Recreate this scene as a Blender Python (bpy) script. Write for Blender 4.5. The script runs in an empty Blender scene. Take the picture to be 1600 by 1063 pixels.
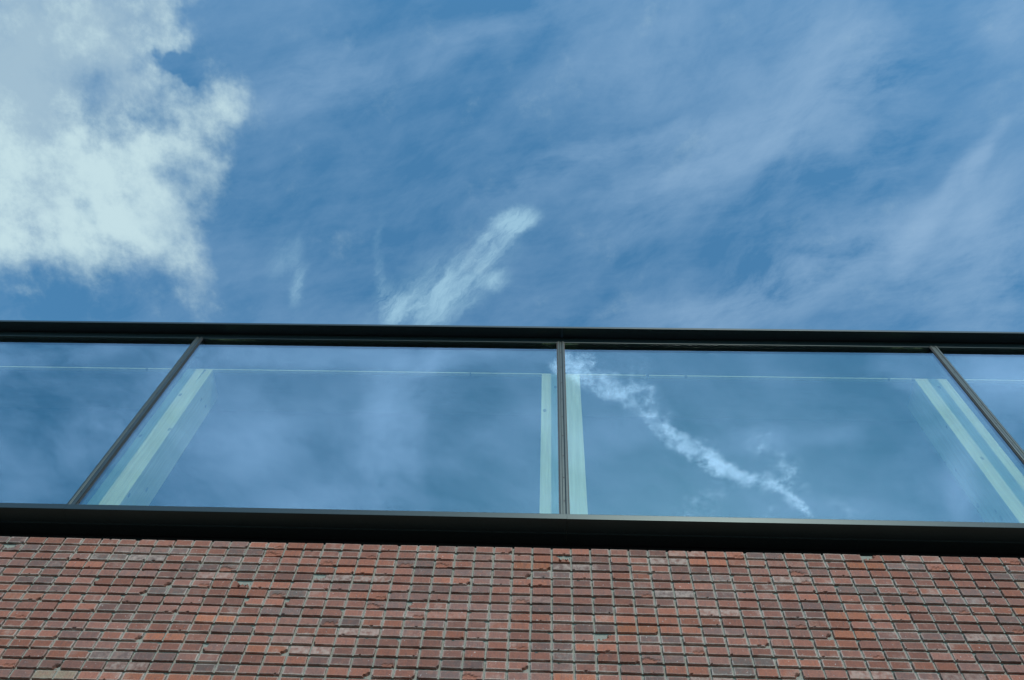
import bpy, math, random
import numpy as np
from mathutils import Vector, Matrix, noise as mnoise

scene = bpy.context.scene
PI = math.pi

# ------------------------------------------------------------------ camera
GZ = 1.6                                    # eye height above the street
CAM_R = Vector((0.999231, 0.006599, 0.038663))
CAM_U = Vector((-0.012231, -0.884159, 0.467025))
CAM_F = Vector((-0.037267, 0.467139, 0.883398))
FPX = 1355.08                               # focal length for a frame 1600 wide
cam_d = bpy.data.cameras.new('camera')
cam = bpy.data.objects.new('camera', cam_d)
scene.collection.objects.link(cam)
cam_d.sensor_fit = 'HORIZONTAL'; cam_d.sensor_width = 36.0
cam_d.lens = 36.0 * FPX / 1600.0
cam_d.clip_start = 0.05; cam_d.clip_end = 5000.0
m = Matrix.Identity(4)
for i in range(3):
    m[i][0] = CAM_R[i]; m[i][1] = CAM_U[i]; m[i][2] = -CAM_F[i]
m[2][3] = GZ
cam.matrix_world = m
scene.camera = cam
scene.render.resolution_x = 1024; scene.render.resolution_y = 680

# ------------------------------------------------------------------ view, sun
vs = scene.view_settings
vs.view_transform = 'Standard'; vs.look = 'None'; vs.gamma = 1.0; vs.use_curve_mapping = False
EXPO = 0.4; SKY_S = 0.15
vs.exposure = EXPO
SUN_EL = math.radians(38.0); SUN_AZ = math.radians(12.5)     # behind the viewer, a little to the right
sdir = Vector((math.sin(SUN_AZ)*math.cos(SUN_EL), -math.cos(SUN_AZ)*math.cos(SUN_EL), math.sin(SUN_EL)))
sl = bpy.data.lights.new('sun', 'SUN'); sl.energy = 2.0; sl.angle = math.radians(0.53); sl.color = (1.0, 0.955, 0.885)
sun = bpy.data.objects.new('sun', sl); scene.collection.objects.link(sun)
sun.rotation_euler = sdir.to_track_quat('Z', 'Y').to_euler()
sun.location = sdir * 60

# ------------------------------------------------------------------ node helper
class N:
    def __init__(s, tree):
        s.t = tree; tree.nodes.clear()
    def n(s, kind, **kw):
        nd = s.t.nodes.new(kind)
        for k, v in kw.items():
            if k.startswith('_'):
                continue
            setattr(nd, k, v)
        return nd
    def link(s, a, b):
        s.t.links.new(a, b)
    def put(s, sock, v):
        if isinstance(v, bpy.types.NodeSocket):
            s.link(v, sock)
        else:
            sock.default_value = v
    def math(s, op, a, b=None, c=None, clamp=False):
        nd = s.n('ShaderNodeMath', operation=op, use_clamp=clamp)
        s.put(nd.inputs[0], a)
        if b is not None: s.put(nd.inputs[1], b)
        if c is not None: s.put(nd.inputs[2], c)
        return nd.outputs[0]
    def vmath(s, op, a, b=None, scale=None):
        nd = s.n('ShaderNodeVectorMath', operation=op)
        s.put(nd.inputs[0], a)
        if b is not None: s.put(nd.inputs[1], b)
        if scale is not None: s.put(nd.inputs['Scale'], scale)
        return nd.outputs['Value'] if op in ('LENGTH', 'DOT_PRODUCT') else nd.outputs[0]
    def mapping(s, v, loc=(0, 0, 0), rot=(0, 0, 0), scale=(1, 1, 1), kind='POINT'):
        nd = s.n('ShaderNodeMapping', vector_type=kind)
        s.put(nd.inputs['Vector'], v)
        nd.inputs['Location'].default_value = loc; nd.inputs['Rotation'].default_value = rot
        nd.inputs['Scale'].default_value = scale
        return nd.outputs[0]
    def noise(s, v, scale, detail=4.0, rough=0.5, lac=2.0, dist=0.0, color=False):
        nd = s.n('ShaderNodeTexNoise')
        s.put(nd.inputs['Vector'], v)
        nd.inputs['Scale'].default_value = scale; nd.inputs['Detail'].default_value = detail
        nd.inputs['Roughness'].default_value = rough; nd.inputs['Lacunarity'].default_value = lac
        nd.inputs['Distortion'].default_value = dist
        return nd.outputs['Color'] if color else nd.outputs['Fac']
    def mix(s, f, a, b, kind='RGBA', blend='MIX'):
        nd = s.n('ShaderNodeMix', data_type=kind)
        if kind == 'RGBA': nd.blend_type = blend
        ins = [i for i in nd.inputs if i.enabled]
        s.put(ins[0], f); s.put(ins[1], a); s.put(ins[2], b)
        return [o for o in nd.outputs if o.enabled][0]
    def maprange(s, v, a, b, c=0.0, d=1.0, interp='SMOOTHSTEP'):
        nd = s.n('ShaderNodeMapRange', interpolation_type=interp)
        s.put(nd.inputs[0], v)
        for i, x in enumerate((a, b, c, d)): nd.inputs[1+i].default_value = x
        return nd.outputs[0]
    def ramp(s, f, stops, interp='LINEAR'):
        nd = s.n('ShaderNodeValToRGB'); cr = nd.color_ramp; cr.interpolation = interp
        while len(cr.elements) < len(stops): cr.elements.new(0.5)
        for e, (p, c) in zip(cr.elements, stops):
            e.position = p; e.color = (*c, 1.0)
        s.put(nd.inputs[0], f)
        return nd.outputs[0]

# ------------------------------------------------------------------ sky with its clouds
# Clouds lie on a flat layer overhead: coordinates are direction.xy / direction.z,
# each entry = centre x, centre y, long half-axis, short half-axis, turn, strength
CUMULUS = [
    (-0.4856, 0.2049, 0.0668, 0.0515, 2.7448, 0.5) ,
    (-0.6729, 0.2383, 0.3096, 0.2283, 2.5713, 1.3) ,
    (-0.5128, 0.3473, 0.1671, 0.1259, 2.7869, 0.9) ,
    (-0.4242, 0.2564, 0.1023, 0.0845, 2.5394, 0.7) ,
    (-0.4805, 0.1318, 0.1128, 0.0841, 2.8199, 0.8) ,
    (-0.4434, 0.4407, 0.0929, 0.0549, 1.7002, 0.7) ,
    (-0.4157, 0.1252, 0.0607, 0.0402, 2.1, 0.5) ,
    (-0.3755, 0.2156, 0.0585, 0.0486, 2.6704, 0.5) ,
    (-0.633, 0.4074, 0.1608, 0.0935, 2.985, 0.55) ,
    (-0.6862, 0.4795, 0.0604, 0.0202, 3.0928, 0.28) ,
]
HOLES = [
    (-0.5196, 0.2122, 0.0586, 0.028, 2.0337, 0.3) ,
    (-0.4609, 0.2415, 0.0387, 0.0258, -2.7843, 0.38) ,
    (-0.5659, 0.3685, 0.0372, 0.0245, 2.0112, 0.5) ,
    (-0.4414, 0.2988, 0.0489, 0.0338, 1.9474, 0.42) ,
    (-0.4296, 0.1744, 0.0342, 0.0207, 3.0246, 0.75) ,
    (-0.475, 0.1906, 0.0255, 0.0183, 2.0417, 0.38) ,
]
WISPS = [
    (-0.0854, 0.4196, 0.1279, 0.0608, 2.2248, 0.5) ,
    (-0.0349, 0.3645, 0.0364, 0.0243, 2.6416, 0.85) ,
    (-0.061, 0.3896, 0.0581, 0.032, 2.2194, 0.5) ,
    (-0.1482, 0.4688, 0.1229, 0.0759, 2.429, 0.36) ,
    (-0.0594, 0.4455, 0.0375, 0.0175, 2.9272, 0.4) ,
    (-0.2039, 0.4121, 0.0823, 0.0112, 1.6816, 0.35) ,
    (-0.202, 0.4739, 0.0539, 0.0284, 1.5286, 0.45) ,
    (-0.3174, 0.4482, 0.0773, 0.0178, 1.795, 0.5) ,
    (-0.1742, 0.4918, 0.1283, 0.0491, 2.8269, 0.34) ,
    (-0.3309, 0.4133, 0.0677, 0.028, 2.0252, 0.3) ,
]
CIRRUS = [
    (0.3539, 0.2949, 0.4634, 0.3433, -2.9261, 0.17) ,
    (0.4776, 0.325, 0.1314, 0.0232, 2.0383, 0.75) ,
    (0.506, 0.2904, 0.0456, 0.0187, 1.7295, 0.6) ,
    (0.4475, 0.3936, 0.0646, 0.0266, 1.843, 0.45) ,
    (0.3733, 0.4068, 0.2646, 0.0617, 2.7336, 0.55) ,
    (0.2178, 0.2654, 0.2543, 0.0539, 2.7726, 0.5) ,
    (0.1071, 0.2547, 0.1808, 0.0255, 2.8895, 0.4) ,
    (0.3407, 0.1594, 0.1106, 0.0686, 0.5215, 0.45) ,
    (0.5423, 0.4391, 0.1772, 0.1319, -2.8107, 0.5) ,
    (0.2418, 0.4777, 0.3007, 0.0546, 2.9732, 0.5) ,
    (0.3187, 0.2144, 0.1458, 0.1432, 1.0191, 0.45) ,
    (-0.2717, 0.1869, 0.1217, 0.0473, 2.655, 0.42) ,
    (0.4878, 0.1333, 0.0644, 0.0486, -2.7015, 0.5) ,
    (0.5424, 0.3482, 0.1174, 0.0771, 1.1207, 0.4) ,
    (-0.1105, 0.1524, 0.2716, 0.0403, 2.7313, 0.28) ,
    (0.0047, 0.3043, 0.1744, 0.0387, 2.5978, 0.3) ,
    (0.1501, 0.3349, 0.1932, 0.0568, 2.6671, 0.3) ,
    (0.1008, 0.1526, 0.2046, 0.0824, 2.8134, 0.25) ,
]
CONTRAIL = [
    (0.0251, -0.555, 0.0347, 0.0336, 1.6869, 0.35) ,
    (0.0448, -0.5663, 0.0429, 0.0385, 2.1896, 0.6) ,
    (0.0814, -0.5953, 0.0714, 0.0314, 2.4458, 0.62) ,
    (0.1207, -0.6126, 0.0625, 0.0364, 2.3109, 0.32) ,
    (0.1628, -0.6611, 0.0719, 0.0255, 2.2407, 0.72) ,
    (0.2095, -0.6962, 0.0741, 0.0245, 2.3726, 0.66) ,
    (0.2572, -0.7311, 0.0685, 0.0204, 2.4602, 0.62) ,
    (0.2993, -0.749, 0.0556, 0.0204, 2.8815, 0.62) ,
    (0.3395, -0.7683, 0.0648, 0.0159, 2.3139, 0.68) ,
    (0.3791, -0.8052, 0.0606, 0.0131, 2.2739, 0.72) ,
    (0.3105, -0.6973, 0.0932, 0.0361, 2.2987, 0.34) ,
    (0.3576, -0.751, 0.0674, 0.0388, 2.0466, 0.28) ,
    (0.2229, -0.794, 0.1454, 0.0598, -2.3175, 0.28) ,
    (0.3189, -0.7974, 0.0641, 0.0275, 1.6024, 0.3) ,
    (0.1274, -0.5826, 0.0636, 0.042, 2.4558, 0.22) ,
    (0.4417, -0.8002, 0.0898, 0.0417, 2.6734, 0.28) ,
    (0.2333, -0.7152, 0.0617, 0.0374, 2.2631, 0.25) ,
]
VEIL = [
    (-0.2029, -0.6916, 0.2937, 0.0448, 1.4577, 0.5) ,
    (-0.1562, -0.6588, 0.2325, 0.0318, 1.475, 0.42) ,
    (-0.186, -0.6805, 0.3015, 0.1249, 1.4655, 0.38) ,
    (-0.4987, -0.7085, 0.2709, 0.1567, -2.5922, 0.25) ,
    (-0.1359, -0.5623, 0.1215, 0.0479, -2.9116, 0.55) ,
    (-0.288, -0.8064, 0.2358, 0.0796, -2.8818, 0.35) ,
    (0.5858, -0.7625, 0.0806, 0.0384, 1.8589, 0.55) ,
    (0.3517, -0.6805, 0.2421, 0.0317, -3.1238, 0.45) ,
    (-0.3879, -0.7063, 0.1881, 0.0675, -2.529, 0.35) ,
    (0.5874, -0.6245, 0.1388, 0.1017, 2.1076, 0.45) ,
    (-0.4459, -0.562, 0.1328, 0.0541, -2.7167, 0.4) ,
    (-0.5776, -0.6455, 0.2321, 0.0544, -2.5848, 0.3) ,
    (-0.6835, -0.5656, 0.1601, 0.0297, -3.1166, 0.35) ,
    (0.0986, -0.6856, 0.1166, 0.042, -2.6867, 0.3) ,
    (-0.2985, -0.5598, 0.1553, 0.039, -3.1182, 0.4) ,
    (0.587, -0.5561, 0.1236, 0.0565, 2.5494, 0.6) ,
    (-0.0435, -0.7211, 0.1555, 0.0613, -2.4814, 0.3) ,
    (-0.6721, -0.7344, 0.2254, 0.0568, -2.5726, 0.3) ,
    (0.4627, -0.587, 0.1088, 0.0445, 2.7247, 0.3) ,
    (-0.0424, -0.5657, 0.1019, 0.0292, -3.1244, 0.3) ,
    (0.4128, -0.7893, 0.1495, 0.0331, 2.9394, 0.3) ,
]


world = bpy.data.worlds.new('World'); scene.world = world; world.use_nodes = True
w = N(world.node_tree)
tc = w.n('ShaderNodeTexCoord')
sep = w.n('ShaderNodeSeparateXYZ'); w.link(tc.outputs['Generated'], sep.inputs[0])
zc = w.math('MAXIMUM', sep.outputs[2], 0.06)
cmb = w.n('ShaderNodeCombineXYZ')
w.link(w.math('DIVIDE', sep.outputs[0], zc), cmb.inputs[0]); w.link(w.math('DIVIDE', sep.outputs[1], zc), cmb.inputs[1])
cmb.inputs[2].default_value = 1.0
P = cmb.outputs[0]                          # (x, y, 1) on the cloud layer
def noise2(v, scale, detail, rough, color=False):
    o = w.noise(v, scale, detail, rough, color=color); o.node.noise_dimensions = '2D'
    return o
def shifted(v, dx, dy): return w.vmath('ADD', v, (dx, dy, 0.0))
def warped(amount, scale, detail, rough=0.55, off=0.0):
    c = noise2(shifted(P, off, off*0.7), scale, detail, rough, True)
    nd = w.n('ShaderNodeVectorMath', operation='MULTIPLY_ADD')
    w.link(w.vmath('SUBTRACT', c, (0.5, 0.5, 0.5)), nd.inputs[0]); nd.inputs[1].default_value = (amount, amount, 0.0); w.link(P, nd.inputs[2])
    return nd.outputs[0]
def streaks(v, rot, sx, sy):
    """coordinates turned and squeezed so that noise comes out as streaks"""
    c, s = math.cos(rot), math.sin(rot); o = w.n('ShaderNodeCombineXYZ')
    w.link(w.vmath('DOT_PRODUCT', v, (c*sx, s*sx, 2.3)), o.inputs[0]); w.link(w.vmath('DOT_PRODUCT', v, (-s*sy, c*sy, 5.1)), o.inputs[1])
    return o.outputs[0]
def blobs(lst, v):
    acc = 0.0
    for (cx, cy, a, b, r, wt) in lst:
        c, s = math.cos(r), math.sin(r)
        u = w.vmath('DOT_PRODUCT', v, (c/a, s/a, -(cx*c+cy*s)/a))
        q = w.vmath('DOT_PRODUCT', v, (-s/b, c/b, (cx*s-cy*c)/b))
        d = w.math('MULTIPLY_ADD', q, q, w.math('MULTIPLY', u, u))
        g = w.math('SUBTRACT', 1.0, d, clamp=True)
        acc = w.math('MULTIPLY_ADD', w.math('MULTIPLY', g, g), wt, acc)
    return acc

sky = w.n('ShaderNodeTexSky', sky_type='NISHITA')
sky.sun_disc = False; sky.sun_elevation = SUN_EL; sky.sun_rotation = PI - SUN_AZ
sky.altitude = 0.0; sky.air_density = 1.0; sky.dust_density = 0.3; sky.ozone_density = 3.0
SKY_TINT = (0.56, 1.03, 1.03, 1)
base = w.mix(1.0, sky.outputs[0], SKY_TINT, blend='MULTIPLY')
K = 1.0 / (SKY_S * 2 ** EXPO)
def ck(r, g, b, k=1.0): return (r*K*k, g*K*k, b*K*k, 1)

# --- cirrus veil: wind-drawn fibres over the whole sky
pv = warped(0.12, 2.4, 4.0, 0.52, 2.9)
s1 = noise2(streaks(pv, -0.26, 4.5, 22.0), 1.0, 6.0, 0.66)
s3 = noise2(streaks(pv, -0.85, 4.0, 20.0), 1.0, 5.0, 0.64)
s2 = noise2(shifted(pv, 3, 1), 4.0, 7.0, 0.62)
sn = w.math('MULTIPLY_ADD', s1, 0.26, w.math('MULTIPLY_ADD', s3, 0.20, w.math('MULTIPLY', s2, 0.54)))

# --- the half of the sky over the building
cbv = blobs(CIRRUS, pv)
cir = w.math('ADD', w.math('MULTIPLY', cbv, w.maprange(sn, 0.36, 0.64, 0.25, 2.0, 'LINEAR')), w.math('MULTIPLY', w.math('SUBTRACT', sn, 0.42), 2.0))
cir_a = w.math('SUBTRACT', 1.0, w.math('EXPONENT', w.math('MULTIPLY', w.math('MAXIMUM', cir, 0.0), -0.85)))
f1 = w.mix(cir_a, base, ck(0.285, 0.46, 0.67))
pw = warped(0.040, 8.0, 5.0, 0.68, 1.3)
wn = noise2(streaks(pw, 2.29, 7.0, 30.0), 1.0, 7.0, 0.70)
wb = blobs(WISPS, pw)
wisp_a = w.maprange(w.math('MULTIPLY', wb, w.maprange(wn, 0.30, 0.70, 0.25, 1.60, 'LINEAR')), -0.02, 1.25)
f1 = w.mix(w.math('MULTIPLY', wisp_a, 0.85), f1, ck(0.36, 0.60, 0.76))
pc = warped(0.10, 7.0, 5.0, 0.64)
cb = w.math('SUBTRACT', blobs(CUMULUS, pc), blobs(HOLES, pc))
fn = noise2(shifted(P, 7.7, 3.0), 12.0, 7.0, 0.66)
cd = w.math('ADD', cb, w.math('MULTIPLY', w.math('SUBTRACT', fn, 0.5), 1.1))
cum_a = w.maprange(cd, 0.06, 1.15)
sh = w.math('ADD', w.math('MULTIPLY', fn, 0.6), w.math('MULTIPLY', noise2(shifted(pc, 2.0, 9.0), 4.0, 6.0, 0.6), 0.75))
ccol = w.mix(w.maprange(sh, 0.52, 0.80), ck(0.36, 0.52, 0.64), ck(0.565, 0.75, 0.80))
f1 = w.mix(w.math('MULTIPLY', cum_a, 0.97), f1, ccol)
# --- the half behind the viewer, seen in the glass: veil and a broken trail
vb = blobs(VEIL, pv)
vei = w.math('ADD', w.math('MULTIPLY', vb, w.maprange(s2, 0.3, 0.7, 0.2, 1.6, 'LINEAR')), w.math('MULTIPLY', w.math('SUBTRACT', sn, 0.38), 1.5))
b1 = w.mix(w.math('SUBTRACT', 1.0, w.math('EXPONENT', w.math('MULTIPLY', w.math('MAXIMUM', vei, 0.0), -0.85))), base, ck(0.78, 1.25, 1.95))
pt = warped(0.050, 15.0, 6.0, 0.72, 4.4)
tn = noise2(shifted(P, 13.0, 2.0), 34.0, 6.0, 0.70)
tb = blobs(CONTRAIL, pt)
tra = w.math('ADD', tb, w.math('MULTIPLY', w.math('MULTIPLY', w.math('SUBTRACT', tn, 0.5), 2.4), w.maprange(tb, 0.0, 0.40)))
b1 = w.mix(w.math('MULTIPLY', w.maprange(tra, 0.05, 1.45), 0.80), b1, ck(1.35, 2.0, 2.75))

bf = w.n('ShaderNodeBackground'); w.link(f1, bf.inputs[0]); bf.inputs[1].default_value = SKY_S
bb = w.n('ShaderNodeBackground'); w.link(b1, bb.inputs[0]); bb.inputs[1].default_value = SKY_S
half = w.n('ShaderNodeMixShader')
w.link(w.math('GREATER_THAN', sep.outputs[1], 0.0), half.inputs[0]); w.link(bb.outputs[0], half.inputs[1]); w.link(bf.outputs[0], half.inputs[2])
wo = w.n('ShaderNodeOutputWorld'); w.link(half.outputs[0], wo.inputs[0])
world.cycles.sampling_method = 'MANUAL'; world.cycles.sample_map_resolution = 256
cy = scene.cycles
cy.max_bounces = 8; cy.diffuse_bounces = 3; cy.glossy_bounces = 4; cy.transparent_max_bounces = 12

# ------------------------------------------------------------------ object helpers
C = scene.collection
def link(o, parent=None):
    C.objects.link(o)
    if parent is not None: o.parent = parent
    return o
def mesh_obj(name, verts, faces, mats, parent=None, fmat=None, smooth=False):
    me = bpy.data.meshes.new(name); me.from_pydata(verts, [], faces); me.update()
    for mt in (mats if isinstance(mats, (list, tuple)) else [mats]): me.materials.append(mt)
    if fmat is not None: me.polygons.foreach_set('material_index', fmat)
    if smooth: me.polygons.foreach_set('use_smooth', [True]*len(me.polygons))
    return link(bpy.data.objects.new(name, me), parent)
def tag(o, label, cat, group=None):
    o['label'] = label; o['category'] = cat
    if group: o['group'] = group
    return o
def struct(o, label=None):
    o['kind'] = 'structure'
    if label: o['label'] = label
    return o
def empty(name, loc=(0, 0, 0)):
    o = bpy.data.objects.new(name, None); o.empty_display_size = 0.2; o.location = loc
    return link(o)
def box(a, b):
    (x0, y0, z0), (x1, y1, z1) = a, b
    v = [(x0,y0,z0),(x1,y0,z0),(x1,y1,z0),(x0,y1,z0),(x0,y0,z1),(x1,y0,z1),(x1,y1,z1),(x0,y1,z1)]
    f = [(3,2,1,0),(4,5,6,7),(0,1,5,4),(1,2,6,5),(2,3,7,6),(3,0,4,7)]
    return v, f
def boxes(lst):
    V, F = [], []
    for a, b in lst:
        v, f = box(a, b); o = len(V); V += v; F += [tuple(i+o for i in q) for q in f]
    return V, F
def round_poly(pts, r, seg=4):
    """round every corner of a closed 2-D outline"""
    out = []; n = len(pts)
    for i in range(n):
        p = Vector(pts[i]); a = Vector(pts[i-1]); b = Vector(pts[(i+1) % n])
        da = (a-p); db = (b-p); rr = min(r, da.length*0.45, db.length*0.45)
        da.normalize(); db.normalize()
        s = p+da*rr; e = p+db*rr
        for k in range(seg+1):
            t = k/seg
            out.append(tuple((1-t)**2*s + 2*t*(1-t)*p + t*t*e))
    return out
def extrude_x(yz, x0, x1):
    """closed (y,z) outline drawn out along x, capped"""
    n = len(yz)
    V = [(x0, y, z) for y, z in yz] + [(x1, y, z) for y, z in yz]
    F = [(i, (i+1) % n, n+(i+1) % n, n+i) for i in range(n)]
    F += [tuple(range(n-1, -1, -1)), tuple(range(n, 2*n))]
    return V, F
def extrude_z(xy, z0, z1):
    n = len(xy)
    V = [(x, y, z0) for x, y in xy] + [(x, y, z1) for x, y in xy]
    F = [(i, (i+1) % n, n+(i+1) % n, n+i) for i in range(n)]
    F += [tuple(range(n-1, -1, -1)), tuple(range(n, 2*n))]
    return V, F
def fix_normals(o):
    import bmesh
    bm = bmesh.new(); bm.from_mesh(o.data); bmesh.ops.recalc_face_normals(bm, faces=bm.faces); bm.to_mesh(o.data); bm.free()
    return o

# ------------------------------------------------------------------ materials
def mat(name):
    m_ = bpy.data.materials.new(name); m_.use_nodes = True
    return m_, N(m_.node_tree)
def finish(nt, shader):
    o = nt.n('ShaderNodeOutputMaterial'); nt.link(shader, o.inputs['Surface'])
def principled(nt, col, rough=0.8, metal=0.0, spec=0.5, normal=None, tint=None):
    b = nt.n('ShaderNodeBsdfPrincipled')
    nt.put(b.inputs['Base Color'], col if isinstance(col, bpy.types.NodeSocket) else (*col, 1))
    nt.put(b.inputs['Roughness'], rough); nt.put(b.inputs['Metallic'], metal)
    nt.put(b.inputs['Specular IOR Level'], spec)
    if tint is not None: b.inputs['Specular Tint'].default_value = (*tint, 1)
    if normal is not None: nt.link(normal, b.inputs['Normal'])
    return b.outputs[0]
def bump(nt, h, strength, dist):
    b = nt.n('ShaderNodeBump'); b.inputs['Strength'].default_value = strength; b.inputs['Distance'].default_value = dist
    nt.link(h, b.inputs['Height']); return b.outputs[0]
def pos(nt):
    return nt.n('ShaderNodeNewGeometry').outputs['Position']
def attr(nt, name, kind='GEOMETRY'):
    a = nt.n('ShaderNodeAttribute', attribute_type=kind); a.attribute_name = name
    return a.outputs['Fac']

def brick_material(name, tone_kind):
    m_, t = mat(name); p = pos(t)
    tone = attr(t, 'tone', tone_kind)
    col = t.ramp(tone, [(0.0, (0.45, 0.150, 0.070)), (0.07, (0.375, 0.128, 0.074)), (0.30, (0.318, 0.119, 0.078)),
                        (0.55, (0.288, 0.120, 0.085)), (0.70, (0.245, 0.119, 0.091)), (0.82, (0.208, 0.118, 0.098)),
                        (0.92, (0.180, 0.121, 0.104)), (0.965, (0.188, 0.152, 0.128)), (1.0, (0.34, 0.25, 0.16))])
    n1 = t.noise(p, 38.0, 5.0, 0.6); n2 = t.noise(t.vmath('ADD', p, (5, 3, 1)), 120.0, 4.0, 0.6)
    n3 = t.noise(t.mapping(p, (9, 0, 0), (0, 0, 0), (90, 20, 14)), 1.0, 4.0, 0.55)
    big = t.noise(t.vmath('ADD', p, (1, 2, 8)), 1.1, 3.0, 0.5)
    col = t.mix(t.maprange(n1, 0.42, 0.70, 0, 0.45), col, (0.40, 0.155, 0.100, 1))
    col = t.mix(t.maprange(n3, 0.47, 0.72, 0, 0.50), col, (0.155, 0.095, 0.088, 1))
    col = t.mix(t.maprange(n2, 0.30, 0.70, 0.45, 0.0), col, (0.14, 0.075, 0.062, 1))
    # some bricks fired darker than others
    kk = t.maprange(t.math('FRACT', t.math('MULTIPLY', tone, 53.9)), 0.0, 1.0, 0.74, 1.18, 'LINEAR')
    col = t.vmath('SCALE', col, scale=kk)
    # lime bloom, strongest along the arrises
    e = attr(t, 'edge'); ch = attr(t, 'chip')
    nb = t.noise(t.vmath('ADD', p, (2, 7, 4)), 9.0, 4.0, 0.6)
    bl = t.math('ADD', t.math('MULTIPLY', e, t.maprange(nb, 0.34, 0.58, 0.28, 1.0)), t.math('MULTIPLY', t.maprange(nb, 0.56, 0.80), 0.50), clamp=True)
    bl = t.math('MULTIPLY', bl, t.maprange(n2, 0.25, 0.65, 0.5, 1.0), clamp=True)
    bl = t.math('MULTIPLY', bl, t.maprange(t.math('FRACT', t.math('MULTIPLY', tone, 37.7)), 0.0, 1.0, 0.30, 1.35, 'LINEAR'), clamp=True)
    # now and then a brick wears a pale film of lime over most of its face
    film = t.maprange(t.math('FRACT', t.math('MULTIPLY', tone, 91.3)), 0.92, 0.99)
    bl = t.math('MAXIMUM', bl, t.math('MULTIPLY', film, t.maprange(n1, 0.30, 0.65, 0.05, 0.60)))
    col = t.mix(t.math('MULTIPLY', bl, 0.9), col, (0.51, 0.41, 0.345, 1))
    # white flecks
    col = t.mix(t.maprange(t.noise(t.vmath('ADD', p, (4, 4, 4)), 75.0, 3.0, 0.5), 0.66, 0.74, 0, 0.65), col, (0.62, 0.55, 0.51, 1))
    # fresh fracture
    fr = t.mix(n1, (0.25, 0.085, 0.055, 1), (0.40, 0.15, 0.09, 1))
    col = t.mix(t.math('MULTIPLY', ch, 0.75), col, fr)
    col = t.mix(t.maprange(big, 0.3, 0.7, 0.0, 0.22), col, t.mix(1.0, col, (0.76, 0.76, 0.80, 1), blend='MULTIPLY'))
    h = t.math('ADD', t.math('MULTIPLY', n2, 0.6), t.math('MULTIPLY', n1, 0.8))
    finish(t, principled(t, col, 0.9, 0.0, 0.2, bump(t, h, 0.55, 0.004)))
    return m_
M_BRICK = brick_material('brick_clay', 'OBJECT')
M_BRICK_S = brick_material('brick_clay_courses', 'GEOMETRY')

m_, t = mat('mortar'); p = pos(t)
n1 = t.noise(p, 14.0, 5.0, 0.6); n2 = t.noise(p, 160.0, 4.0, 0.6)
col = t.mix(n1, (0.25, 0.240, 0.195, 1), (0.33, 0.318, 0.262, 1))
col = t.mix(t.maprange(n2, 0.35, 0.7, 0.4, 0), col, (0.16, 0.16, 0.14, 1))
finish(t, principled(t, col, 0.95, 0, 0.15, bump(t, n2, 0.6, 0.003))); M_MORTAR = m_

def metal_material(name, col, rough, metal=0.9, streak=0.06):
    m_, t = mat(name); p = pos(t)
    a = t.noise(p, 5.0, 4.0, 0.55); b = t.noise(t.mapping(p, (0, 0, 0), (0, 0, 0), (2, 30, 240)), 1.0, 3.0, 0.5)
    d = t.noise(t.vmath('ADD', p, (3, 3, 3)), 60.0, 4.0, 0.6)
    c = t.mix(t.maprange(a, 0.3, 0.7, 0, 0.5), (*col, 1), tuple(x*0.8 for x in col)+(1,))
    c = t.mix(t.maprange(d, 0.55, 0.8, 0, 0.12), c, (0.12, 0.12, 0.115, 1))
    r = t.math('ADD', t.math('MULTIPLY', a, streak), t.math('ADD', t.math('MULTIPLY', d, 0.1), rough-0.07))
    finish(t, principled(t, c, r, metal, 0.5, bump(t, b, 0.05, 0.002), (0.74, 1.0, 0.96)))
    return m_
M_FLASH = metal_material('flashing_metal', (0.014, 0.017, 0.018), 0.36, 0.0)
M_MULL = metal_material('mullion_metal', (0.022, 0.026, 0.025), 0.33, 0.0)
M_HEAD = metal_material('head_frame_metal', (0.009, 0.010, 0.010), 0.45, 0.0)
m_, t = mat('gasket_rubber'); finish(t, principled(t, t.mix(t.noise(pos(t), 40.0), (0.010, 0.010, 0.011, 1), (0.02, 0.02, 0.021, 1)), 0.6)); M_RUB = m_
m_, t = mat('screw_steel'); finish(t, principled(t, t.mix(t.noise(pos(t), 90.0), (0.02, 0.02, 0.02, 1), (0.05, 0.05, 0.05, 1)), 0.5, 0.3)); M_SCREW = m_
m_, t = mat('dark_panel'); finish(t, principled(t, t.mix(t.noise(pos(t), 6.0), (0.010, 0.010, 0.011, 1), (0.016, 0.016, 0.017, 1)), 0.7, 0, 0.2)); M_DARK = m_
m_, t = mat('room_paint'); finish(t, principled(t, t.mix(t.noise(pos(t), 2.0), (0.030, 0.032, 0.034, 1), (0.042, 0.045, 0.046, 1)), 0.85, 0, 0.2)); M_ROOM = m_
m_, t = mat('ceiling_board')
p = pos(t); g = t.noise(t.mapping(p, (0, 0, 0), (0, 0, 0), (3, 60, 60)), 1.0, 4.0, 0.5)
finish(t, principled(t, t.mix(g, (0.10, 0.105, 0.09, 1), (0.15, 0.15, 0.13, 1)), 0.8, 0, 0.2)); M_CEIL = m_

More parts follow.
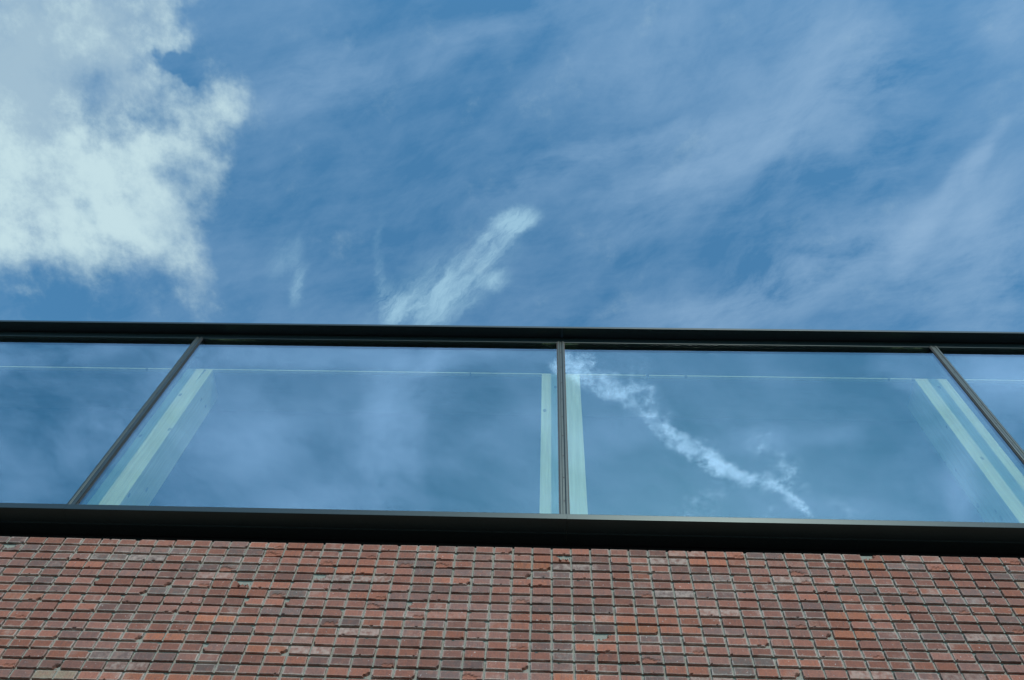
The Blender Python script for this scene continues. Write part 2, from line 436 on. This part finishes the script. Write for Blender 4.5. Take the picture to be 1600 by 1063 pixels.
m_, t = mat('pale_timber'); p = pos(t)
wv = t.noise(t.mapping(p, (0, 0, 0), (0, 0, 0), (55, 55, 2.2)), 1.0, 6.0, 0.6, dist=0.6)
vo = t.n('ShaderNodeTexVoronoi', feature='F1'); t.link(t.mapping(p, (0.3, 0.2, 0.1), (0, 0, 0), (9, 9, 5.5)), vo.inputs['Vector']); vo.inputs['Scale'].default_value = 1.0
col = t.mix(t.maprange(wv, 0.3, 0.72), (0.76, 0.70, 0.56, 1), (0.56, 0.50, 0.37, 1))
kn = t.maprange(vo.outputs['Distance'], 0.09, 0.15, 0.8, 0.0)
col = t.mix(kn, col, (0.10, 0.07, 0.05, 1))
st = t.maprange(t.noise(t.mapping(p, (4, 4, 4), (0, 0, 0), (14, 14, 1.2)), 1.0, 3.0, 0.5), 0.5, 0.8, 0, 0.35)
col = t.mix(st, col, (0.42, 0.40, 0.34, 1))
finish(t, principled(t, col, 0.75, 0, 0.25)); M_WOOD = m_

# coated double glazing: part mirror, part green tinted
GLASS_R = 0.25; GLASS_T = (0.92, 0.99, 0.865)
m_, t = mat('coated_glass')
lw = t.n('ShaderNodeLayerWeight'); lw.inputs['Blend'].default_value = 0.5
fac = t.math('ADD', t.math('MULTIPLY', t.math('POWER', lw.outputs['Facing'], 5.0), 0.85), GLASS_R, clamp=True)
tr = t.n('ShaderNodeBsdfTransparent'); tr.inputs[0].default_value = (*GLASS_T, 1)
gl = t.n('ShaderNodeBsdfGlossy'); gl.inputs['Roughness'].default_value = 0.0; gl.inputs['Color'].default_value = (0.80, 0.89, 1.0, 1)
t.link(bump(t, t.noise(t.mapping(pos(t), (0, 0, 0), (0, 0, 0), (1.3, 1.3, 0.8)), 1.0, 2.0, 0.5), 1.0, 0.0006), gl.inputs['Normal'])
ms = t.n('ShaderNodeMixShader'); t.link(fac, ms.inputs[0]); t.link(tr.outputs[0], ms.inputs[1]); t.link(gl.outputs[0], ms.inputs[2])
finish(t, ms.outputs[0]); M_GLASS = m_

m_, t = mat('street_asphalt'); p = pos(t)
n1 = t.noise(p, 0.4, 5.0, 0.6); n2 = t.noise(p, 60.0, 4.0, 0.6)
col = t.mix(n1, (0.045, 0.045, 0.046, 1), (0.065, 0.064, 0.062, 1)); col = t.mix(t.maprange(n2, 0.4, 0.7, 0, 0.4), col, (0.10, 0.10, 0.098, 1))
finish(t, principled(t, col, 0.9, 0, 0.3, bump(t, n2, 0.5, 0.01))); M_ASPH = m_

# ------------------------------------------------------------------ setting
X0, X1 = -9.0, 9.0                      # length of facade that is built
def Z(z): return z + GZ                 # heights below are measured from the eye
v, f = box((-1500, -1500, -0.5), (1500, 1500, 0.0))
struct(mesh_obj('street', v, f, M_ASPH))
bld = tag(empty('brick_building', (0, 0, 0)), 'red brick building with a long band of sky reflecting windows below its roof edge', 'building')
mesh_obj('roof', *box((X0, 3.424, Z(6.30)), (X1, 9.0, Z(6.376))), M_DARK, bld)
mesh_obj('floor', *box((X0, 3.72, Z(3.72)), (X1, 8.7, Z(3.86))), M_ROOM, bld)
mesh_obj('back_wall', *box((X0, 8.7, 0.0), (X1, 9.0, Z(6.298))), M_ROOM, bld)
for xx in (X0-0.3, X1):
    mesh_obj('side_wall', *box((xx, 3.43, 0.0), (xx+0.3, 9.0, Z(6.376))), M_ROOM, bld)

# ------------------------------------------------------------------ brick wall
DB = 3.40                               # face of the brickwork
PITCH, ROW = 0.22, 0.0639
BL, BH, KERF, RAKE = 0.2085, 0.0494, 0.0084, 0.0150
PHASE = -0.0534; ZTOP = 3.878
wall = mesh_obj('brick_wall', *box((X0, RAKE, 0.0), (X1, 0.10, Z(ZTOP-0.006))), M_MORTAR, bld)
wall.location = (0, DB, 0); wall['label'] = 'weathered red brick wall with raked joints below the window band'
def grid_coords(L, n):
    return [0.0, 0.0022] + [0.0022 + (L-0.0044)*k/n for k in range(1, n)] + [L-0.0022, L]
def brick_variant(seed, style):
    """one brick with a sawn groove down its middle: two rough faces, worn arrises, broken spots"""
    rg = random.Random(seed); V, F, FM, E, CH = [], [], [], [], []
    off = Vector((seed*3.17, seed*1.31, seed*0.77))
    HL = (BL-KERF)/2
    chips = []
    for k in range(rg.choice([0, 0, 0, 0, 1, 1])):                       # small nicks along the edges
        side = rg.random(); x = rg.uniform(-BL/2, BL/2)
        c = (x, -BH/2) if side < 0.7 else (x, BH/2)
        chips.append((*c, rg.uniform(0.004, 0.010), rg.uniform(0.010, 0.018), 0.3))
    for cx in (-1, 1):                                                   # worn corners
        for cz in (-1, 1):
            if rg.random() < 0.12: chips.append((cx*BL/2, cz*BH/2, rg.uniform(0.005, 0.013), 0.018, 0.3))
    if style == 'corner':
        chips.append((rg.choice([-1, 1])*BL/2, rg.choice([-1, -1, 1])*BH/2, rg.uniform(0.018, 0.032), rg.uniform(0.014, 0.020), 0.5))
    if style == 'spall':                                                 # face blown off in a shallow scar
        sx = rg.choice([-1, 1])*rg.uniform(0.035, 0.075)
        chips.append((sx, rg.uniform(-0.026, -0.010), rg.uniform(0.020, 0.028), rg.uniform(0.004, 0.006), 0.85, 1.9))
    if style == 'broken':
        s = rg.choice([-1, 1])
        chips.append((s*rg.uniform(0.055, 0.085), BH/2, rg.uniform(0.030, 0.042), 0.036, 0.6))
        chips.append((s*BL/2, rg.uniform(0, BH/2), rg.uniform(0.022, 0.032), 0.030, 0.6))
    if style == 'ragged':
        for k in range(5):
            chips.append((rg.uniform(-BL/2, BL/2), -BH/2, rg.uniform(0.006, 0.012), rg.uniform(0.010, 0.018), 0.4))
    tilt = (rg.uniform(-1, 1)*0.0012, rg.uniform(-1, 1)*0.0010)
    for h in (0, 1):
        x0 = -BL/2 if h == 0 else KERF/2
        xs = grid_coords(HL, 15); zs = grid_coords(BH, 7); nx, nz = len(xs), len(zs); b0 = len(V)
        for j, zz in enumerate(zs):
            for i, xx in enumerate(xs):
                x = x0+xx; z = zz-BH/2
                ex = min(xx, HL-xx); ez = min(zz, BH-zz); ed = min(ex, ez)
                nn = mnoise.noise(Vector((x*60, z*60, 0))+off)
                y = 0.0004*nn + tilt[0]*(x/BL*2) + tilt[1]*(z/BH*2)
                border = i in (0, nx-1) or j in (0, nz-1)
                if border: y += 0.0022
                ch = 0.0
                for (cx, cz, r, dp, fresh, *el) in chips:
                    dd = math.hypot((x-cx)/(el[0] if el else 1.0), (z-cz)*1.15)
                    rr = r*(1+0.55*mnoise.noise(Vector((x*70, z*70, 4.0))+off)+0.30*mnoise.noise(Vector((x*180, z*180, 9.0))+off))
                    tt = max(0.0, min(1.0, (rr-dd)/(0.30*r)))
                    if tt > 0: y += dp*tt*(1+0.35*mnoise.noise(Vector((x*200, z*200, 2.0))+off)); ch = max(ch, min(1, tt*1.5)*fresh)
                jx = jz = 0.0
                if j == 0: jz = 0.0030*max(0, mnoise.noise(Vector((x*32, 1.0, 0))+off)+0.2)+0.0012*max(0, mnoise.noise(Vector((x*110, 1.0, 0))+off))
                if j == nz-1: jz = -0.0020*max(0, mnoise.noise(Vector((x*32, 5.0, 0))+off)+0.2)
                if i == 0: jx = 0.0010*max(0, mnoise.noise(Vector((z*90, 8.0, h))+off)+0.2)*1.6
                if i == nx-1: jx = -0.0010*max(0, mnoise.noise(Vector((z*90, 3.0, h))+off)+0.2)*1.6
                V.append((x+jx, y, z+jz)); E.append(max(0.0, 1-ed/0.008)); CH.append(ch)
        for j in range(nz-1):
            for i in range(nx-1):
                a = b0+j*nx+i; F.append((a, a+1, a+nx+1, a+nx)); FM.append(0)
        ring = [b0+i for i in range(nx)] + [b0+j*nx+nx-1 for j in range(1, nz)] + [b0+(nz-1)*nx+i for i in range(nx-2, -1, -1)] + [b0+j*nx for j in range(nz-2, 0, -1)]
        b1 = len(V)
        for r in ring:
            V.append((V[r][0], 0.034, V[r][2])); E.append(0.0); CH.append(0.0)
        n = len(ring)
        for k in range(n):
            F.append((ring[k], b1+k, b1+(k+1) % n, ring[(k+1) % n])); FM.append(0)
    b = len(V); k2 = KERF/2+0.0015; zz = BH/2-0.0004
    V += [(-k2, 0.0062, -zz), (k2, 0.0062, -zz), (k2, 0.0062, zz), (-k2, 0.0062, zz), (-k2, 0.03, -zz), (k2, 0.03, -zz), (k2, 0.03, zz), (-k2, 0.03, zz)]
    E += [0.0]*8; CH += [0.0]*8
    F += [(b, b+1, b+2, b+3), (b, b+4, b+5, b+1), (b+3, b+2, b+6, b+7)]; FM += [1, 1, 1]
    return dict(V=np.array(V, np.float32), F=F, FM=FM, E=np.array(E, np.float32), CH=np.array(CH, np.float32))
STY = ['plain']*46 + ['corner']*4 + ['spall']*4 + ['ragged']*1 + ['broken']*3
VAR = [brick_variant(11+i, s) for i, s in enumerate(STY)]
BROKEN = [i for i, s in enumerate(STY) if s == 'broken']
def variant_mesh(vd, name='brick'):
    me = bpy.data.meshes.new(name); me.from_pydata(vd['V'].tolist(), [], vd['F']); me.update()
    me.materials.append(M_BRICK); me.materials.append(M_MORTAR)
    me.polygons.foreach_set('material_index', vd['FM'])
    for nm, arr in (('edge', vd['E']), ('chip', vd['CH'])):
        a = me.attributes.new(nm, 'FLOAT', 'POINT'); a.data.foreach_set('value', arr)
    return me
VMESH = [variant_mesh(vd) for vd in VAR]

def frame_px(x, y, z):
    d = Vector((x, y, z)); c = d.dot(CAM_F)
    return (800+FPX*d.dot(CAM_R)/c, 531.5-FPX*d.dot(CAM_U)/c) if c > 0.05 else (1e5, 1e5)
rgb = random.Random(5)
cells = []
nrow = int((ZTOP+GZ)/ROW)
holes = [(-1.62, 3.52), (0.12, 3.79), (-3.02, 3.80), (0.33, 3.18), (-1.22, 3.56), (1.86, 3.87)]
for r in range(1, nrow+1):
    zc_ = ZTOP-ROW*(r-0.5)-0.002
    ph = PHASE + PITCH/2 + (0.0 if r % 2 == 0 else PITCH/2)
    k0 = int((X0-ph)/PITCH)+1; k1 = int((X1-ph)/PITCH)
    for k in range(k0, k1):
        xc = ph+k*PITCH
        q = [frame_px(xc+sx*BL/2, DB, zc_+sz*BH/2) for sx in (-1, 1) for sz in (-1, 1)]
        xs_ = [min(1600, max(0, a[0])) for a in q]; ys_ = [min(1063, max(0, a[1])) for a in q]
        area = 0.0 if q[0][0] > 1e4 else (max(xs_)-min(xs_))*(max(ys_)-min(ys_))
        cells.append([r, xc, zc_, area])
near = sorted([c for c in cells if c[3] > 0], key=lambda c: -c[3])
single = set(id(c) for c in near[:300])
def pick(c, rg):
    tone = rg.random()**1.0
    tone = min(0.999, max(0.0, tone*0.955 if rg.random() > 0.003 else 0.995))
    vi = rg.randrange(len(VAR)-3)
    for (hx, hz) in holes:
        if abs(c[1]-hx) < PITCH/2 and abs(c[2]-hz) < ROW/2: vi = BROKEN[int(abs(hx*10)) % 3]
    return tone, vi
mergedV, mergedF, mergedM, mE, mC, mT = [], [], [], [], [], []; base_i = 0
simple = []
for c in cells:
    r, xc, zc_, area = c
    tone, vi = pick(c, rgb)
    jy = rgb.uniform(-0.0014, 0.0014); jx = rgb.uniform(-0.0009, 0.0009); jz = rgb.uniform(-0.0007, 0.0007); rot = rgb.uniform(-0.003, 0.003); fl = rgb.random() < 0.5
    if id(c) in single:
        o = bpy.data.objects.new('brick', VMESH[vi]); C.objects.link(o); o.parent = wall
        o.location = (xc+jx, jy, Z(zc_)+jz); o.rotation_euler = (0, rot, 0); o['tone'] = tone
    elif zc_ > 2.35 and abs(xc) < 4.6:
        vd = VAR[vi]; v = vd['V'].copy()
        ca, sa = math.cos(rot), math.sin(rot)
        x = v[:, 0]*ca+v[:, 2]*sa; z = -v[:, 0]*sa+v[:, 2]*ca
        mergedV.append(np.stack([x+xc+jx, v[:, 1]+jy, z+Z(zc_)+jz], 1))
        mergedF += [tuple(i+base_i for i in fc) for fc in vd['F']]; mergedM += vd['FM']
        mE.append(vd['E']); mC.append(vd['CH']); mT.append(np.full(len(v), tone, np.float32)); base_i += len(v)
    else:
        simple.append((xc+jx, jy, Z(zc_)+jz, tone))
for (x, y, z, tone) in simple:
    bx, bf = box((x-BL/2, y, z-BH/2), (x+BL/2, y+0.034, z+BH/2))
    mergedV.append(np.array(bx, np.float32)); mergedF += [tuple(i+base_i for i in q) for q in bf]; mergedM += [0]*6
    mE.append(np.full(8, 0.2, np.float32)); mC.append(np.zeros(8, np.float32)); mT.append(np.full(8, tone, np.float32)); base_i += 8
o = mesh_obj('brick_courses', np.concatenate(mergedV).tolist(), mergedF, [M_BRICK_S, M_MORTAR], wall, mergedM)
o['kind'] = 'stuff'
for nm, arr in (('edge', mE), ('chip', mC), ('tone', mT)):
    a = o.data.attributes.new(nm, 'FLOAT', 'POINT'); a.data.foreach_set('value', np.concatenate(arr))
mesh_obj('backing_panel', *box((X0, 0.103, 0.0), (X1, 0.30, Z(4.056))), M_DARK, wall)

# ------------------------------------------------------------------ ribbon window
MX = [0.1337 + 3.01*k for k in range(-2, 3)]
DM = 3.340
def part(name, vf, mt, parent, smooth=False, loc=(0, DM, 4.0)):
    v, f = vf
    o = mesh_obj(name, [(x-loc[0], y-loc[1], z-loc[2]) for x, y, z in v], f, mt, parent, None, smooth)
    return fix_normals(o)
head_yz = round_poly([(3.350, 6.304), (3.352, 6.300), (3.42, 6.300), (3.42, 6.378), (3.350, 6.378)], 0.0018, 3)
def joined(*vfs):
    V, F = [], []
    for v, f in vfs:
        o = len(V); V += list(v); F += [tuple(i+o for i in q) for q in f]
    return V, F
win = part('window_frame', joined(extrude_x(head_yz, X0, X1), box((X0, 3.352, 4.0590), (X1, 3.42, 4.085))), M_HEAD, bld)
win.location = (0, DM, Z(4.0)); win['label'] = 'black frame of the window band under the roof edge'
def wpart(name, vf, mt, parent=win, smooth=False):
    return part(name, vf, mt, parent, smooth)
cuts = [X0] + [x+0.012 for x in MX] + [X1]
sill_yz = round_poly([(3.300, 4.009), (3.405, 4.009), (3.405, 4.003), (3.412, 4.003), (3.412, 4.012), (3.500, 4.012), (3.500, 4.056), (3.300, 4.056)], 0.004, 4)
for a, b in zip(cuts[:-1], cuts[1:]):
    dz = random.Random(int(a*100)).uniform(-0.0012, 0.0012)
    wpart('sill', extrude_x([(y, z+dz) for y, z in sill_yz], a+0.0007, b-0.0007), M_FLASH)
zb, zt = 4.0595, 6.303
prof = [(-0.026, 0.0), (-0.0110, 0.0), (-0.0080, 0.006), (0.0080, 0.006), (0.0110, 0.0), (0.026, 0.0), (0.026, 0.014), (-0.026, 0.014)]
prof = round_poly(prof, 0.0028, 3)
for x in MX:
    vs_, fm = [extrude_z([(x+a, DM+b) for a, b in prof], zb, zt)], []
    fm += [0]*len(vs_[0][1])
    for s in (-1, 1):
        xa, xb = sorted((x+s*0.0265, x+s*0.0320))
        vs_.append(box((xa, DM+0.008, zb), (xb, DM+0.0155, 6.2985))); fm += [1]*6
    vs_.append(box((x-0.032, 3.388, 4.09), (x+0.032, 3.424, 6.2985))); fm += [1]*6
    for k in range(9):
        z = 4.235 + k*0.236; n = 8
        pts = [(x+0.0045*math.cos(2*PI*i/n), z+0.0045*math.sin(2*PI*i/n)) for i in range(n)]
        V = [(a, DM+0.0035, b) for a, b in pts]+[(a, DM+0.0075, b) for a, b in pts]+[(x, DM+0.0042, z)]
        F = [(i, (i+1) % n, n+(i+1) % n, n+i) for i in range(n)] + [((i+1) % n, i, 2*n) for i in range(n)]
        vs_.append((V, F)); fm += [2]*len(F)
    mu = wpart('mullion', joined(*vs_), [M_MULL, M_RUB, M_SCREW])
    mu.data.polygons.foreach_set('material_index', fm)
edges = [X0] + MX + [X1]
for i, (a, b) in enumerate(zip(edges[:-1], edges[1:])):
    aa = a+0.0255 if i else a; bb = b-0.0255 if i < len(edges)-2 else b
    pn = wpart('pane', box((aa, 3.356, 4.0875), (bb, 3.366, 6.299)), M_GLASS)
    tw = random.Random(40+i).uniform(-0.0012, 0.0012); cx_ = (aa+bb)/2          # each pane sits a touch out of line
    for v_ in pn.data.vertices: v_.co.y += tw*(v_.co.x-cx_)

# ------------------------------------------------------------------ roof edge
cop_yz = round_poly([(3.256, 6.380), (3.345, 6.380), (3.66, 6.380), (3.66, 6.412), (3.256, 6.408)], 0.003, 4)
for a, b in zip(cuts[:-1], cuts[1:]):
    dz = random.Random(int(a*70)).uniform(-0.001, 0.001)
    part('coping_section', extrude_x([(y, z+dz) for y, z in cop_yz], a+0.0004, b-0.0004), M_FLASH, bld, False, (0, 0, -GZ))

# ------------------------------------------------------------------ timber behind the glass
DP = 3.545; ZC = 1.726*3.545
def post(x0, x1, label, slit=None):
    loc = ((x0+x1)/2, DP, 4.062)
    if slit is None:
        vf = box((x0, DP, 4.062), (x1, DP+0.27, ZC-0.002))
    else:
        s0, s1, d = slit
        xz = [(x0, 4.062), (x1, 4.062), (x1, ZC-0.002), (s1, ZC-0.002), (s0+0.004, ZC-d), (s0, ZC-0.002), (x0, ZC-0.002)]
        n = len(xz); V = [(a, DP, b) for a, b in xz]+[(a, DP+0.27, b) for a, b in xz]
        vf = (V, [(i, (i+1) % n, n+(i+1) % n, n+i) for i in range(n)] + [(0, 1, 2, 3, 4, 5, 6), (13, 12, 11, 10, 9, 8, 7)])
    o = part('timber_post', vf, M_WOOD, None, False, loc)
    o.location = (loc[0], loc[1], Z(loc[2]))
    return tag(o, label, 'post', 'timber posts behind the glass')
post(-3.030, -2.732, 'pale knotty timber post with a slit at its top, beside the left mullion', (-2.806, -2.786, 0.22))
post(-0.017, 0.289, 'pale timber post split in two strips by the upright middle mullion')
post(2.969, 3.275, 'pale timber post beside the mullion nearest the right edge')
for a, b in ((-8.9, -5.9), (-5.9, -3.0), (-2.99, -0.6), (-0.6, 0.83), (0.85, 3.2), (3.2, 6.0), (6.0, 8.9)):
    part('ceiling_batten', box((a+0.004, DP+0.002, ZC), (b-0.004, DP+0.03, ZC+0.011)), M_WOOD, bld, False, (0, 0, -GZ))
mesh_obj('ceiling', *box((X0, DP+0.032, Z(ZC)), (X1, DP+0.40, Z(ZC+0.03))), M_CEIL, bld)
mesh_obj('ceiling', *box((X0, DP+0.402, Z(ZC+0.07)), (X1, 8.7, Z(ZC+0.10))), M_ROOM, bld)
